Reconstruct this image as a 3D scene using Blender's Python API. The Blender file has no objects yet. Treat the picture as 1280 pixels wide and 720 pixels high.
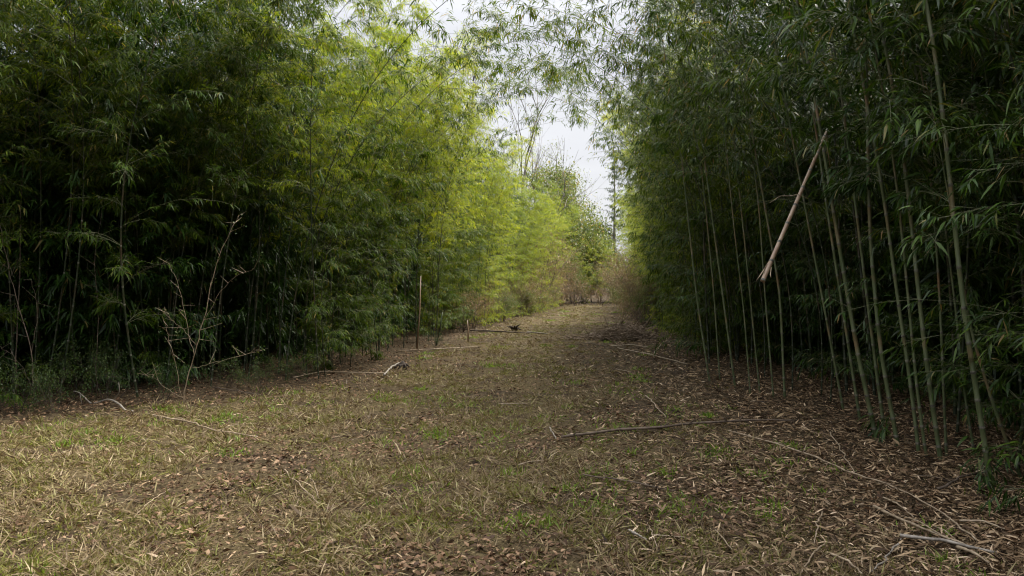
import bpy, math, random
import numpy as np

# ------------------------------------------------------------------ camera, sky, sun, exposure
sc = bpy.context.scene
CAM_Z, FPX = 1.5, 853.0
cam_d = bpy.data.cameras.new("camera"); cam = bpy.data.objects.new("camera", cam_d)
sc.collection.objects.link(cam); sc.camera = cam
cam.location = (0, 0, CAM_Z); cam.rotation_euler = (math.radians(90), 0, 0)
cam_d.sensor_width = 36; cam_d.lens = 24.0; cam_d.clip_start = 0.05; cam_d.clip_end = 2000

SUN_EL, SUN_AZ = math.radians(56), math.radians(58)       # azimuth clockwise from +Y (ahead)
w = bpy.data.worlds.new("World"); sc.world = w; w.use_nodes = True
nt = w.node_tree; nt.nodes.clear()
N = nt.nodes.new; L = nt.links.new
out = N("ShaderNodeOutputWorld"); bg = N("ShaderNodeBackground"); sky = N("ShaderNodeTexSky")
sky.sky_type = 'NISHITA'; sky.sun_disc = False; sky.sun_elevation = SUN_EL; sky.sun_rotation = SUN_AZ
sky.air_density = 1.5; sky.dust_density = 3.0
tc = N("ShaderNodeTexCoord"); mp = N("ShaderNodeMapping"); mp.inputs['Scale'].default_value = (1, 1, 3.5)
nz = N("ShaderNodeTexNoise"); nz.inputs['Scale'].default_value = 2.2; nz.inputs['Detail'].default_value = 6
cr = N("ShaderNodeValToRGB"); cr.color_ramp.elements[0].position = .3; cr.color_ramp.elements[1].position = .72
cr.color_ramp.elements[0].color = (.66, .67, .715, 1); cr.color_ramp.elements[1].color = (.90, .905, .935, 1)
mul = N("ShaderNodeVectorMath"); mul.operation = 'SCALE'; mul.inputs['Scale'].default_value = 7.6
mx = N("ShaderNodeMix"); mx.data_type = 'RGBA'; mx.inputs['Factor'].default_value = .92
L(tc.outputs['Generated'], mp.inputs['Vector']); L(mp.outputs[0], nz.inputs['Vector'])
L(nz.outputs['Fac'], cr.inputs['Fac']); L(cr.outputs['Color'], mul.inputs[0])
# an overcast sky is brighter overhead than at the horizon
sx = N("ShaderNodeSeparateXYZ"); L(tc.outputs['Generated'], sx.inputs[0])
zr = N("ShaderNodeMapRange"); zr.inputs['From Min'].default_value = .35; zr.inputs['From Max'].default_value = 1.0
zr.inputs['To Min'].default_value = 6.5; zr.inputs['To Max'].default_value = 25.0; L(sx.outputs['Z'], zr.inputs['Value']); L(zr.outputs[0], mul.inputs['Scale'])
L(sky.outputs[0], mx.inputs['A']); L(mul.outputs[0], mx.inputs['B'])
L(mx.outputs['Result'], bg.inputs['Color']); bg.inputs['Strength'].default_value = 0.05
L(bg.outputs[0], out.inputs['Surface'])

sl = bpy.data.lights.new("sun", 'SUN'); sun = bpy.data.objects.new("sun", sl); sc.collection.objects.link(sun)
sl.energy = 2.9; sl.angle = math.radians(32); sl.color = (1.0, .95, .86)
sun.rotation_euler = (math.radians(90) - SUN_EL, 0, -SUN_AZ + math.pi)
sun.rotation_euler = (math.pi/2 - SUN_EL, 0, math.pi - SUN_AZ)
sun.location = (0, 0, 30)
sc.view_settings.view_transform = 'Standard'; sc.view_settings.look = 'None'
sc.view_settings.exposure = 1.76; sc.view_settings.gamma = 1.0
sc.cycles.max_bounces = 6; sc.cycles.diffuse_bounces = 1; sc.cycles.glossy_bounces = 1
sc.cycles.transmission_bounces = 2; sc.cycles.use_denoising = True; sc.cycles.filter_width = 1.1
sc.cycles.caustics_reflective = False; sc.cycles.caustics_refractive = False

R = np.random.default_rng(11)

# ------------------------------------------------------------------ helpers
def gxy(px, py):
    d = CAM_Z*FPX/(py-360.0); return np.array([(px-640)/FPX*d, d])
def at(px, py, d):
    return np.array([(px-640)/FPX*d, d, CAM_Z-(py-360)/FPX*d])

_perm = np.random.default_rng(5).random((256, 256))
def vnoise(x, y):
    x = np.asarray(x, float); y = np.asarray(y, float)
    xi = np.floor(x).astype(int); yi = np.floor(y).astype(int); fx = x-xi; fy = y-yi
    fx = fx*fx*(3-2*fx); fy = fy*fy*(3-2*fy)
    a = _perm[xi % 256, yi % 256]; b = _perm[(xi+1) % 256, yi % 256]
    c = _perm[xi % 256, (yi+1) % 256]; d = _perm[(xi+1) % 256, (yi+1) % 256]
    return (a*(1-fx)+b*fx)*(1-fy)+(c*(1-fx)+d*fx)*fy
def fbm(x, y, o=4):
    s = 0; a = .5
    for k in range(o):
        s = s+a*vnoise(np.asarray(x)*2**k+17*k, np.asarray(y)*2**k+31*k); a *= .5
    return s/(1-.5**o)
def gz(x, y):
    d = np.hypot(x, y)
    return (fbm(np.asarray(x)*.45, np.asarray(y)*.45, 3)-.5)*.10+(fbm(np.asarray(x)*3.1+9, np.asarray(y)*3.1, 3)-.5)*.05*np.clip(1.6-d/25, 0, 1)

class MB:
    def __init__(s): s.v = []; s.f = []; s.m = []; s.n = 0
    def add(s, v, faces, mat=0):
        v = np.asarray(v, float).reshape(-1, 3); faces = np.asarray(faces)
        s.v.append(v); s.f.append(faces+s.n); s.m.append(np.full(len(faces), mat)); s.n += len(v)
    def build(s, name, mats, parent=None, smooth=False):
        me = s.mesh(name, mats, smooth); return link(name, me, parent)
    def mesh(s, name, mats, smooth=False):
        me = bpy.data.meshes.new(name)
        V = np.concatenate(s.v) if s.v else np.zeros((0, 3))
        me.vertices.add(len(V)); me.vertices.foreach_set('co', V.astype(np.float32).ravel())
        li = np.concatenate([f.ravel() for f in s.f]); tot = np.concatenate([np.full(len(f), f.shape[1]) for f in s.f])
        st = np.concatenate([[0], np.cumsum(tot)[:-1]])
        me.loops.add(len(li)); me.loops.foreach_set('vertex_index', li.astype(np.int32))
        me.polygons.add(len(tot)); me.polygons.foreach_set('loop_start', st.astype(np.int32)); me.polygons.foreach_set('loop_total', tot.astype(np.int32))
        me.polygons.foreach_set('material_index', np.concatenate(s.m).astype(np.int32))
        if smooth: me.polygons.foreach_set('use_smooth', np.ones(len(tot), bool))
        for m in (mats if isinstance(mats, (list, tuple)) else [mats]): me.materials.append(m)
        me.update(calc_edges=True); return me
def link(name, data, parent=None):
    o = bpy.data.objects.new(name, data); sc.collection.objects.link(o)
    if parent: o.parent = parent
    return o
def tag(o, label=None, cat=None, group=None, kind=None):
    if label: o['label'] = label
    if cat: o['category'] = cat
    if group: o['group'] = group
    if kind: o['kind'] = kind
    return o
def empty(name, loc, rz=0, s=1.0):
    o = link(name, None); o.empty_display_size = .2; o.location = tuple(float(c) for c in loc); o.rotation_euler = (0, 0, rz); o.scale = (s, s, s); return o
def norm(a): return a/np.maximum(np.linalg.norm(a, axis=-1, keepdims=True), 1e-9)

def tube(mb, pts, rad, sides=6, mat=0, cap=True):
    pts = np.asarray(pts, float); n = len(pts); rad = np.broadcast_to(np.asarray(rad, float), (n,))
    t = norm(np.gradient(pts, axis=0)); ref = np.array([0, 0, 1.]) if abs(t[0][2]) < .8 else np.array([1., 0, 0])
    a = norm(np.cross(t, ref)); b = np.cross(t, a)
    th = np.arange(sides)/sides*2*np.pi
    V = pts[:, None]+rad[:, None, None]*(np.cos(th)[None, :, None]*a[:, None]+np.sin(th)[None, :, None]*b[:, None])
    i = np.arange(n-1)[:, None]*sides; j = np.arange(sides)[None]; k = (j+1) % sides
    F = np.stack([i+j, i+k, i+sides+k, i+sides+j], -1).reshape(-1, 4)
    n0 = mb.n
    mb.add(V, F, mat)
    if cap:
        mb.f.append((n0+np.arange(sides)[::-1])[None]); mb.m.append(np.array([mat]))
        mb.f.append((n0+(n-1)*sides+np.arange(sides))[None]); mb.m.append(np.array([mat]))
def prisms(mb, P0, P1, r0, r1, mat=0):
    P0 = np.asarray(P0, float).reshape(-1, 3); P1 = np.asarray(P1, float).reshape(-1, 3)
    if len(P0) == 0: return
    t = norm(P1-P0); ref = np.where(np.abs(t[:, 2:3]) < .8, [[0, 0, 1.]], [[1., 0, 0]])
    a = norm(np.cross(t, ref)); b = np.cross(t, a); th = np.arange(3)/3*2*np.pi
    c = np.cos(th)[None, :, None]*a[:, None]+np.sin(th)[None, :, None]*b[:, None]
    r0 = np.broadcast_to(r0, (len(P0),))[:, None, None]; r1 = np.broadcast_to(r1, (len(P0),))[:, None, None]
    V = np.concatenate([P0[:, None]+c*r0, P1[:, None]+c*r1], 1)
    F = np.array([[0, 1, 4, 3], [1, 2, 5, 4], [2, 0, 3, 5]])
    mb.add(V, (np.arange(len(P0))[:, None, None]*6+F[None]).reshape(-1, 4), mat)
def leaves(mb, P, D, up, ln, wd, droop=.25, fold=.25, mat=0, simple=False):
    """lance shaped leaves from base P along D"""
    P = np.asarray(P, float); n = len(P)
    if n == 0: return
    D = norm(D); S = norm(np.cross(D, up)); U = np.cross(S, D); ln = np.broadcast_to(ln, (n,))[:, None]; wd = np.broadcast_to(wd, (n,))[:, None]
    dz = np.array([[0, 0, -1.]])
    def q(t, s): return P+D*ln*t+dz*ln*droop*t*t+S*wd*s*.5+U*np.abs(s)*wd*fold
    if simple:
        V = np.stack([q(0, 0), q(.4, 1), q(1, 0), q(.4, -1)], 1)
        mb.add(V, (np.arange(n)[:, None]*4+np.array([[0, 1, 2, 3]])), mat); return
    V = np.stack([q(0, 0), q(.28, 1), q(.28, -1), q(.66, .72), q(.66, -.72), q(1, 0)], 1)
    i = np.arange(n)[:, None]*6; n0 = mb.n
    mb.add(V, i+np.array([[0, 1, 2]]), mat)
    mb.f.append(n0+i+np.array([[1, 3, 4, 2]])); mb.m.append(np.full(n, mat))
    mb.f.append(n0+i+np.array([[3, 5, 4]])); mb.m.append(np.full(n, mat))

# ------------------------------------------------------------------ materials
def mat_new(name):
    m = bpy.data.materials.new(name); m.use_nodes = True; t = m.node_tree; t.nodes.clear(); return m, t
def ramp(t, fac, cols, interp='LINEAR'):
    r = t.nodes.new("ShaderNodeValToRGB"); e = r.color_ramp.elements; r.color_ramp.interpolation = interp
    while len(e) < len(cols): e.new(.5)
    for k, (p, c) in enumerate(cols): e[k].position = p; e[k].color = (*c, 1)
    t.links.new(fac, r.inputs['Fac']); return r.outputs['Color']
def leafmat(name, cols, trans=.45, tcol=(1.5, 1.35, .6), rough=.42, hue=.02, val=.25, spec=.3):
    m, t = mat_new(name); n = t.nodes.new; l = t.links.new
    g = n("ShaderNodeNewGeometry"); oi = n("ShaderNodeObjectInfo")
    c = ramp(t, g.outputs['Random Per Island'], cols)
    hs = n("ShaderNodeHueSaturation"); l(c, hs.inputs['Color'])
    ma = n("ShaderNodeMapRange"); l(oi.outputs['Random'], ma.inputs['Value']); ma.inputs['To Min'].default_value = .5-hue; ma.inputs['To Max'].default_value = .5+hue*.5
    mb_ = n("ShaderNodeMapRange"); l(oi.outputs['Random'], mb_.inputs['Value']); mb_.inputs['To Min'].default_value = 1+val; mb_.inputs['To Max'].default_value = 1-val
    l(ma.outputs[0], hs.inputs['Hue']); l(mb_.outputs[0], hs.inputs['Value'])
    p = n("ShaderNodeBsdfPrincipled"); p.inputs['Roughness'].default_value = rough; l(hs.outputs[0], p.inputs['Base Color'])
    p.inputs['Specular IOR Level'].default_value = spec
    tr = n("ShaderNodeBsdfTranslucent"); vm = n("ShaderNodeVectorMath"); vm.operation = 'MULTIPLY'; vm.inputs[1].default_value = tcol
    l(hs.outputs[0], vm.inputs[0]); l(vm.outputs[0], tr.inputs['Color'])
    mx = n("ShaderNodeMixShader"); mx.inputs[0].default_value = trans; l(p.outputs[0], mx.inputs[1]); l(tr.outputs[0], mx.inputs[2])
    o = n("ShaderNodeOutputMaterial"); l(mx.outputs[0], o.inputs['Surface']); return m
def barkmat(name, c0, c1, scale=30, stretch=.15, rough=.6, bump=.3, pc=None, c2=None, c2scale=3):
    m, t = mat_new(name); n = t.nodes.new; l = t.links.new
    tcn = n("ShaderNodeTexCoord"); mpn = n("ShaderNodeMapping"); mpn.inputs['Scale'].default_value = (1, 1, stretch)
    l(tcn.outputs['Object'], mpn.inputs['Vector']); z = n("ShaderNodeTexNoise"); z.inputs['Scale'].default_value = scale; z.inputs['Detail'].default_value = 5
    l(mpn.outputs[0], z.inputs['Vector']); c = ramp(t, z.outputs['Fac'], [(.35, c0), (.68, c1)])
    if c2:
        z2 = n("ShaderNodeTexNoise"); z2.inputs['Scale'].default_value = c2scale; z2.inputs['Detail'].default_value = 3; l(tcn.outputs['Object'], z2.inputs['Vector'])
        mr = n("ShaderNodeMapRange"); mr.inputs['From Min'].default_value = .5; mr.inputs['From Max'].default_value = .66; l(z2.outputs['Fac'], mr.inputs['Value'])
        mm = n("ShaderNodeMix"); mm.data_type = 'RGBA'; l(mr.outputs[0], mm.inputs['Factor']); l(c, mm.inputs['A']); mm.inputs['B'].default_value = (*c2, 1); c = mm.outputs['Result']
    p = n("ShaderNodeBsdfPrincipled"); p.inputs['Roughness'].default_value = rough; l(c, p.inputs['Base Color'])
    b = n("ShaderNodeBump"); b.inputs['Strength'].default_value = bump; b.inputs['Distance'].default_value = .004; l(z.outputs['Fac'], b.inputs['Height']); l(b.outputs[0], p.inputs['Normal'])
    o = n("ShaderNodeOutputMaterial"); l(p.outputs[0], o.inputs['Surface']); return m

M_young_lit = leafmat("bamboo_leaf_young_lit", [(0, (.125, .21, .016)), (.5, (.21, .295, .024)), (.95, (.30, .35, .036)), (1, (.33, .25, .09))], trans=.5, spec=.2)  # young yellow-green leaf, brightened further so the tops look sunlit
M_mid = leafmat("bamboo_leaf_mid", [(0, (.022, .048, .006)), (.5, (.048, .090, .010)), (.96, (.10, .15, .016)), (1, (.28, .22, .08))], trans=.42, spec=.12)  # mid green leaf, lowered in colour to deepen the grove shade
M_dark = leafmat("bamboo_leaf_mature_shaded", [(0, (.012, .030, .005)), (.5, (.030, .072, .010)), (.96, (.08, .15, .02)), (1, (.32, .22, .10))], trans=.3, rough=.4, spec=.3)  # mature leaf green, darkened further to stand in for grove shade
M_shrub = leafmat("shrub_leaf", [(0, (.018, .042, .014)), (.6, (.035, .065, .02)), (1, (.07, .11, .03))], trans=.3, spec=.2)
M_tree = leafmat("tree_leaf", [(0, (.07, .11, .04)), (.6, (.12, .17, .055)), (.9, (.18, .20, .07)), (1, (.26, .18, .10))], trans=.4)
M_drytwig = leafmat("dry_leaf", [(0, (.15, .11, .065)), (.5, (.28, .20, .115)), (.85, (.38, .30, .17)), (1, (.13, .17, .05))], trans=.25, tcol=(1.2, 1.0, .8), spec=.1)
M_culm_shade = barkmat("bamboo_culm_shaded_green", (.016, .025, .010), (.034, .046, .02), 18, .2, .45, .05, c2=(.07, .045, .025), c2scale=2.2)  # culm green with the groves' shade darkened into the colour
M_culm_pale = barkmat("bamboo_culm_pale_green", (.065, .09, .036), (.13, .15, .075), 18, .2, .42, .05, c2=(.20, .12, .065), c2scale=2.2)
M_culm_tan = barkmat("bamboo_culm_tan", (.24, .16, .10), (.34, .25, .17), 18, .2, .4, .05, c2=(.22, .11, .07), c2scale=3)
M_node = barkmat("bamboo_node", (.05, .045, .035), (.20, .19, .15), 25, 1, .6, .2)
M_twig = barkmat("bamboo_branch", (.10, .12, .05), (.17, .17, .09), 30, 1, .5, .1)
M_bark = barkmat("tree_bark", (.07, .06, .05), (.18, .16, .14), 14, .25, .8, .6)
M_stick = barkmat("stick_bark", (.07, .05, .035), (.17, .125, .09), 20, .5, .8, .5)
M_pale = barkmat("weathered_cane", (.18, .13, .08), (.40, .31, .21), 26, .4, .55, .2)
M_darkw = barkmat("rotten_wood", (.02, .014, .01), (.07, .05, .035), 20, .5, .9, .6)
M_brush = barkmat("dead_brush", (.13, .09, .055), (.30, .22, .15), 20, .5, .8, .4)
M_white = barkmat("bleached_wood", (.16, .135, .11), (.36, .32, .27), 26, .4, .6, .3)
M_dry = leafmat("dry_grass", [(0, (.08, .055, .03)), (.35, (.17, .128, .066)), (.7, (.25, .20, .105)), (.9, (.19, .19, .06)), (1, (.42, .34, .21))], trans=.2, tcol=(1.1, 1, .7), spec=.15)
M_olive = leafmat("olive_grass", [(0, (.095, .10, .024)), (.5, (.17, .175, .042)), (1, (.26, .25, .08))], trans=.3, tcol=(1.2, 1.2, .7), spec=.15)
M_green = leafmat("green_grass", [(0, (.07, .14, .02)), (.6, (.14, .25, .03)), (1, (.21, .32, .05))], trans=.35)
M_litter = leafmat("dead_leaves", [(0, (.03, .018, .010)), (.45, (.10, .060, .032)), (.8, (.19, .12, .065)), (1, (.32, .22, .13))], trans=.1, tcol=(1, .9, .7), spec=.15, rough=.6)
M_blitter = leafmat("dead_bamboo_leaves", [(0, (.022, .015, .008)), (.4, (.10, .070, .036)), (.78, (.27, .20, .105)), (.95, (.42, .33, .19)), (1, (.62, .51, .34))], trans=.1, tcol=(1, .9, .7), spec=.15, rough=.6)

M_crumb = leafmat("leaf_crumb", [(0, (.03, .02, .012)), (.5, (.12, .08, .045)), (.85, (.26, .19, .10)), (1, (.45, .35, .22))], trans=.1, tcol=(1, .9, .7), spec=.1, rough=.7)
def groundmat():
    m, t = mat_new("ground"); n = t.nodes.new; l = t.links.new
    tcn = n("ShaderNodeTexCoord")
    def noi(s, d=6, r=.6):
        z = n("ShaderNodeTexNoise"); z.inputs['Scale'].default_value = s; z.inputs['Detail'].default_value = d; z.inputs['Roughness'].default_value = r; l(tcn.outputs['Object'], z.inputs['Vector']); return z.outputs['Fac']
    a = ramp(t, noi(14, 8, .75), [(.36, (.012, .008, .005)), (.5, (.052, .037, .022)), (.68, (.16, .12, .07))])
    b = ramp(t, noi(38, 8, .8), [(.34, (.022, .015, .009)), (.52, (.105, .08, .038)), (.66, (.27, .21, .115))])
    mr = n("ShaderNodeMapRange"); l(noi(.9, 8, .7), mr.inputs['Value']); mr.inputs['From Min'].default_value = .42; mr.inputs['From Max'].default_value = .56
    # the mown strip carries grass, the grove floors are bare soil and litter
    at_ = n("ShaderNodeAttribute"); at_.attribute_name = "mown"
    mu = n("ShaderNodeMath"); mu.operation = 'MULTIPLY'; l(mr.outputs[0], mu.inputs[0]); l(at_.outputs['Fac'], mu.inputs[1])
    mm = n("ShaderNodeMix"); mm.data_type = 'RGBA'; l(mu.outputs[0], mm.inputs['Factor']); l(a, mm.inputs['A']); l(b, mm.inputs['B'])
    p = n("ShaderNodeBsdfPrincipled"); p.inputs['Roughness'].default_value = .95; p.inputs['Specular IOR Level'].default_value = .1; l(mm.outputs['Result'], p.inputs['Base Color'])
    bp = n("ShaderNodeBump"); bp.inputs['Strength'].default_value = .9; bp.inputs['Distance'].default_value = .03; l(noi(30, 6, .7), bp.inputs['Height']); l(bp.outputs[0], p.inputs['Normal'])
    o = n("ShaderNodeOutputMaterial"); l(p.outputs[0], o.inputs['Surface']); return m
M_ground = groundmat()

# ------------------------------------------------------------------ layout: the two grove edges, as x over distance y
LE = np.array([(-14, 5.6), (-9, 7.0), (-6, 8.1), (-4.3, 9.2), (-2.9, 11.0), (-2.6, 13.5), (-2.4, 16), (-1.5, 24), (-.3, 33), (1.6, 44), (3.4, 56)])
RE = np.array([(4.6, -6), (3.6, 3.0), (3.6, 5.2), (3.75, 7.5), (3.6, 10), (3.55, 13), (4.2, 18), (5.4, 26), (6.8, 36), (8.5, 46), (10.0, 56)])
def left_x(y): return np.interp(y, LE[4:, 1], LE[4:, 0])
def right_x(y): return np.interp(y, RE[:, 1], RE[:, 0])
def left_dist(x, y):
    """signed distance-like value: > 0 on the mown strip, < 0 inside the left grove"""
    yy = np.interp(x, LE[:5, 0], LE[:5, 1])
    return np.where(y > 11, x-left_x(y), np.where(x < -2.9, (yy-y), np.maximum(x+2.9, yy-y)))

# ------------------------------------------------------------------ ground
def make_ground():
    u = np.linspace(-1, 1, 280); xs = np.sinh(u*4.2)/np.sinh(4.2)*400+1.0
    v = np.linspace(-1, 1, 420); ys = np.sinh(v*4.4)/np.sinh(4.4)*500+7
    X, Y = np.meshgrid(xs, ys); Z = gz(X, Y)
    V = np.stack([X, Y, Z], -1).reshape(-1, 3); nx = len(xs)
    i = np.arange(len(ys)-1)[:, None]*nx+np.arange(nx-1)[None]
    F = np.stack([i, i+1, i+nx+1, i+nx], -1).reshape(-1, 4)
    mb = MB(); mb.add(V, F); o = mb.build("ground", M_ground, smooth=True)
    ld = left_dist(X, Y); rd = right_x(Y)-X
    edge = np.clip((ld-.3)/1.2, 0, 1)*np.clip((rd-.6)/2.2, 0, 1)*np.clip((64-Y)/6, 0, 1)
    a = o.data.attributes.new("mown", 'FLOAT', 'POINT'); a.data.foreach_set('value', edge.ravel().astype(np.float32))
    tag(o, kind='structure')
make_ground()

# ------------------------------------------------------------------ bamboo
def curve_std(H, arch, wob, rng):
    t = np.linspace(0, 1, 60); p = 2.6
    x = arch*t**p; z = H*t-arch*.32*t**4.5; y = wob*np.sin(t*3.0)+rng.normal(0, .02)*t
    x = x+.03*np.sin(t*9+rng.random()*6)
    return np.stack([x, y, z], -1)
def resample(P, ds):
    s = np.concatenate([[0], np.cumsum(np.linalg.norm(np.diff(P, axis=0), axis=1))])
    q = np.concatenate([[0], np.cumsum(ds)]); q = q[q < s[-1]]
    return np.stack([np.interp(q, s, P[:, k]) for k in range(3)], -1), q, s[-1]
def bamboo_geo(rng, P, r0, z0, blen, dens=1.0, bias=(1, 0, 0), leafs=1.0, low=0.0, culm=True, sides=8):
    """P culm centre line, z0 height of first branches, blen branch length; returns (culm, branches, leaves) builders"""
    ds = np.minimum(.14+np.arange(70)*.022, .30)*rng.uniform(.9, 1.1, 70)
    nd, q, tot = resample(P, ds)
    C = MB(); B = MB(); F = MB()
    rr = r0*(1-.88*(q/tot)**1.25)
    if culm:
        pts = []; rad = []
        for k in range(len(nd)):
            d = norm((nd[min(k+1, len(nd)-1)]-nd[max(k-1, 0)])[None])[0]
            for o_, m_ in ((-.012, 1.0), (-.004, 1.13), (.004, 1.13), (.012, .97)):
                pts.append(nd[k]+d*o_); rad.append(rr[k]*m_)
        pts.append(P[-1]); rad.append(.002)
        n0f = len(C.f); tube(C, pts, rad, sides)
        mi = C.m[-3] if len(C.m) >= 3 else C.m[0]
        seg = np.arange(len(pts)-1).repeat(sides); C.m[0] = np.where((seg % 4) < 3, 1, 0)
    bias = np.asarray(bias, float); TP = []; TD = []; TL = []; BP0 = []; BP1 = []; BR0 = []; BR1 = []
    az0 = rng.random()*6.28
    for k in range(1, len(nd)):
        if nd[k][2] < z0 and rng.random() > low: continue
        f = (nd[k][2]-z0)/max(P[-1][2]-z0, .1); prof = blen*(.55+.6*np.sin(np.clip(f, 0, 1)*2.6+.35))*rng.uniform(.7, 1.2)
        if q[k]/tot > .9: prof *= .6
        az0 += 2.5
        for b in range(2 if rng.random() < .75*dens else 1):
            az = az0+b*.9+rng.normal(0, .3); d = np.array([math.cos(az), math.sin(az), 0])
            ln = prof*(1+.45*d.dot(bias))*(1 if b == 0 else .7)
            if ln < .12: continue
            el = math.radians(rng.uniform(18, 50)); d = np.array([d[0]*math.cos(el), d[1]*math.cos(el), math.sin(el)])
            p = nd[k].copy(); nseg = 5; st = ln/nseg
            for s in range(nseg):
                p2 = p+d*st; BP0.append(p); BP1.append(p2); BR0.append(.0042*(1-s/nseg*.7)); BR1.append(.0042*(1-(s+1)/nseg*.7))
                nt_ = rng.poisson(3.4*dens) if s > 0 else 0
                if s == nseg-1: nt_ += 1
                for _ in range(nt_):
                    v = d+rng.normal(0, .7, 3)*np.array([1, 1, .8]); v[2] -= .12
                    TP.append(p+(p2-p)*rng.random()); TD.append(v/np.linalg.norm(v)); TL.append(rng.uniform(.10, .30))
                p = p2; d = d+np.array([rng.normal(0, .07), rng.normal(0, .07), -.17]); d /= np.linalg.norm(d)
    if TP:
        TP = np.array(TP); TD = np.array(TD); TL = np.array(TL)
        prisms(B, BP0, BP1, np.array(BR0), np.array(BR1)); prisms(B, TP, TP+TD*TL[:, None], .0016, .0009)
        nl = 6; n = len(TP)
        fr = np.tile(np.linspace(.35, 1, nl), n)+rng.uniform(-.08, .08, n*nl)
        P0 = TP.repeat(nl, 0)+TD.repeat(nl, 0)*TL.repeat(nl)[:, None]*fr[:, None]
        S = norm(np.cross(TD, [0, 0, 1.])).repeat(nl, 0); sg = np.tile(np.array([1, -1, 1, -1, 1, 0]), n)[:, None]*rng.uniform(.3, 1.0, (n*nl, 1))
        D = TD.repeat(nl, 0)+S*sg*.9+rng.normal(0, .32, (n*nl, 3)); D[:, 2] -= rng.uniform(.1, .75, n*nl)
        up = np.array([0, 0, 1.])+rng.normal(0, .35, (n*nl, 3)); keep = rng.random(n*nl) < .9
        ln = rng.uniform(.075, .15, n*nl)*leafs
        leaves(F, P0[keep], D[keep], up[keep], ln[keep], ln[keep]*rng.uniform(.125, .175, keep.sum()), droop=.3)
    F.f += [f+F.n for f in B.f]; F.v += B.v; F.m += [m+1 for m in B.m]; F.nleaf = len(F.v)-len(B.v); F.n += B.n
    return C, B, F

VAR = {}
def variant(key, seed, H, arch, r0, z0, blen, dens, leafm, low=0, leafs=1.0, culmm=None):
    rng = np.random.default_rng(seed); P = curve_std(H, arch, rng.normal(0, .25), rng)
    C, B, F = bamboo_geo(rng, P, r0, z0, blen, dens, leafs=leafs, low=low)
    VAR[key] = dict(parts=[("culm", C.mesh("culm", [culmm or M_culm_shade, M_node], True)), ("foliage", F.mesh("foliage", [leafm, M_twig]))],
                    raw=(C, B, F))
def place(key, x, y, rz, s, label, group):
    o = empty("bamboo", (x, y, float(gz(x, y))-.02), rz, s); tag(o, label, "bamboo", group)
    for nm, me in VAR[key]['parts']: link(nm, me, o)
    return o

for i in range(5): variant(f"young{i}", 100+i, 7.6+.3*i, 1.3+.25*i, .014, .5+.3*i, .95, 1.65, M_young_lit, low=.4, leafs=.74)
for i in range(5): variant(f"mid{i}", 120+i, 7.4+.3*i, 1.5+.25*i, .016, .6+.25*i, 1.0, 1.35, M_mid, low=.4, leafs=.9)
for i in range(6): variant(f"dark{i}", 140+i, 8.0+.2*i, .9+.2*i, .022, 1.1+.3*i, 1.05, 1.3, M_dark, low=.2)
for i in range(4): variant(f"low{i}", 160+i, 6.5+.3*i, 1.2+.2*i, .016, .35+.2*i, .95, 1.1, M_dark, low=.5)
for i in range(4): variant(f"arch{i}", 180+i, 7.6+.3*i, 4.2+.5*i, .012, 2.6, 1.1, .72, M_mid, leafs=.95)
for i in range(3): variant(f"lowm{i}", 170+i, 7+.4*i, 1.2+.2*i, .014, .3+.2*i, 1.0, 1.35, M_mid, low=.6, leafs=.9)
for i in range(5): variant(f"tall{i}", 250+i, 8.0+.3*i, 1.5+.25*i, .014, 2.7+.3*i, 1.05, 1.6, M_young_lit, low=.03, leafs=.76)  # bright leaves only high up: the wall's lit top set by leaf colour
for i in range(4): variant(f"front{i}", 260+i, 3.6+.35*i, .8+.1*i, .011, .3+.2*i, .85, 1.6, M_mid, low=.5, leafs=.85)  # short darker-leaved row: shade at the wall's foot set by leaf colour
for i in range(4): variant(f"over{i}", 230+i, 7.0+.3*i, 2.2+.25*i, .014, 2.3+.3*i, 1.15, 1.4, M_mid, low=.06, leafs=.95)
for i in range(2): variant(f"dry{i}", 190+i, 4.6, .8, .012, .8, .7, .9, M_drytwig, culmm=M_culm_tan)

def walk(poly, step, y0, y1, jit, rng):
    P = np.asarray(poly, float); s = np.concatenate([[0], np.cumsum(np.linalg.norm(np.diff(P, axis=0), axis=1))]); q = 0; res = []
    while q < s[-1]:
        x = np.interp(q, s, P[:, 0]); y = np.interp(q, s, P[:, 1])
        a = np.array([np.interp(min(q+.3, s[-1]), s, P[:, k])-np.interp(max(q-.3, 0), s, P[:, k]) for k in (0, 1)]); a /= np.linalg.norm(a)
        if y0 <= y <= y1: res.append((x+rng.normal(0, jit), y+rng.normal(0, jit), a[0], a[1]))
        q += step(y) if callable(step) else step
    return res
rng = np.random.default_rng(77)
LBL_LN = ("leafy dark green bamboo in the shaded thicket left of the clearing", "bamboos of the near left grove")
LBL_LM = ("tall yellow-green bamboo on the left edge of the path, beyond the dark thicket", "bamboos lining the left side of the path")
LBL_LF = ("pale green bamboo at the distant end of the left grove edge", "distant bamboos on the left side of the path")
LBL_RM = ("slender dark green bamboo on the right edge of the path, past the bare stems", "bamboos lining the right side of the path")
LBL_RN = ("leafy bamboo in the dense right grove close behind the bare stems", "bamboos behind the bare stems on the right")
LBL_RF = ("pale green bamboo at the distant end of the right grove edge", "distant bamboos on the right side of the path")
cnt = 0
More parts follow.
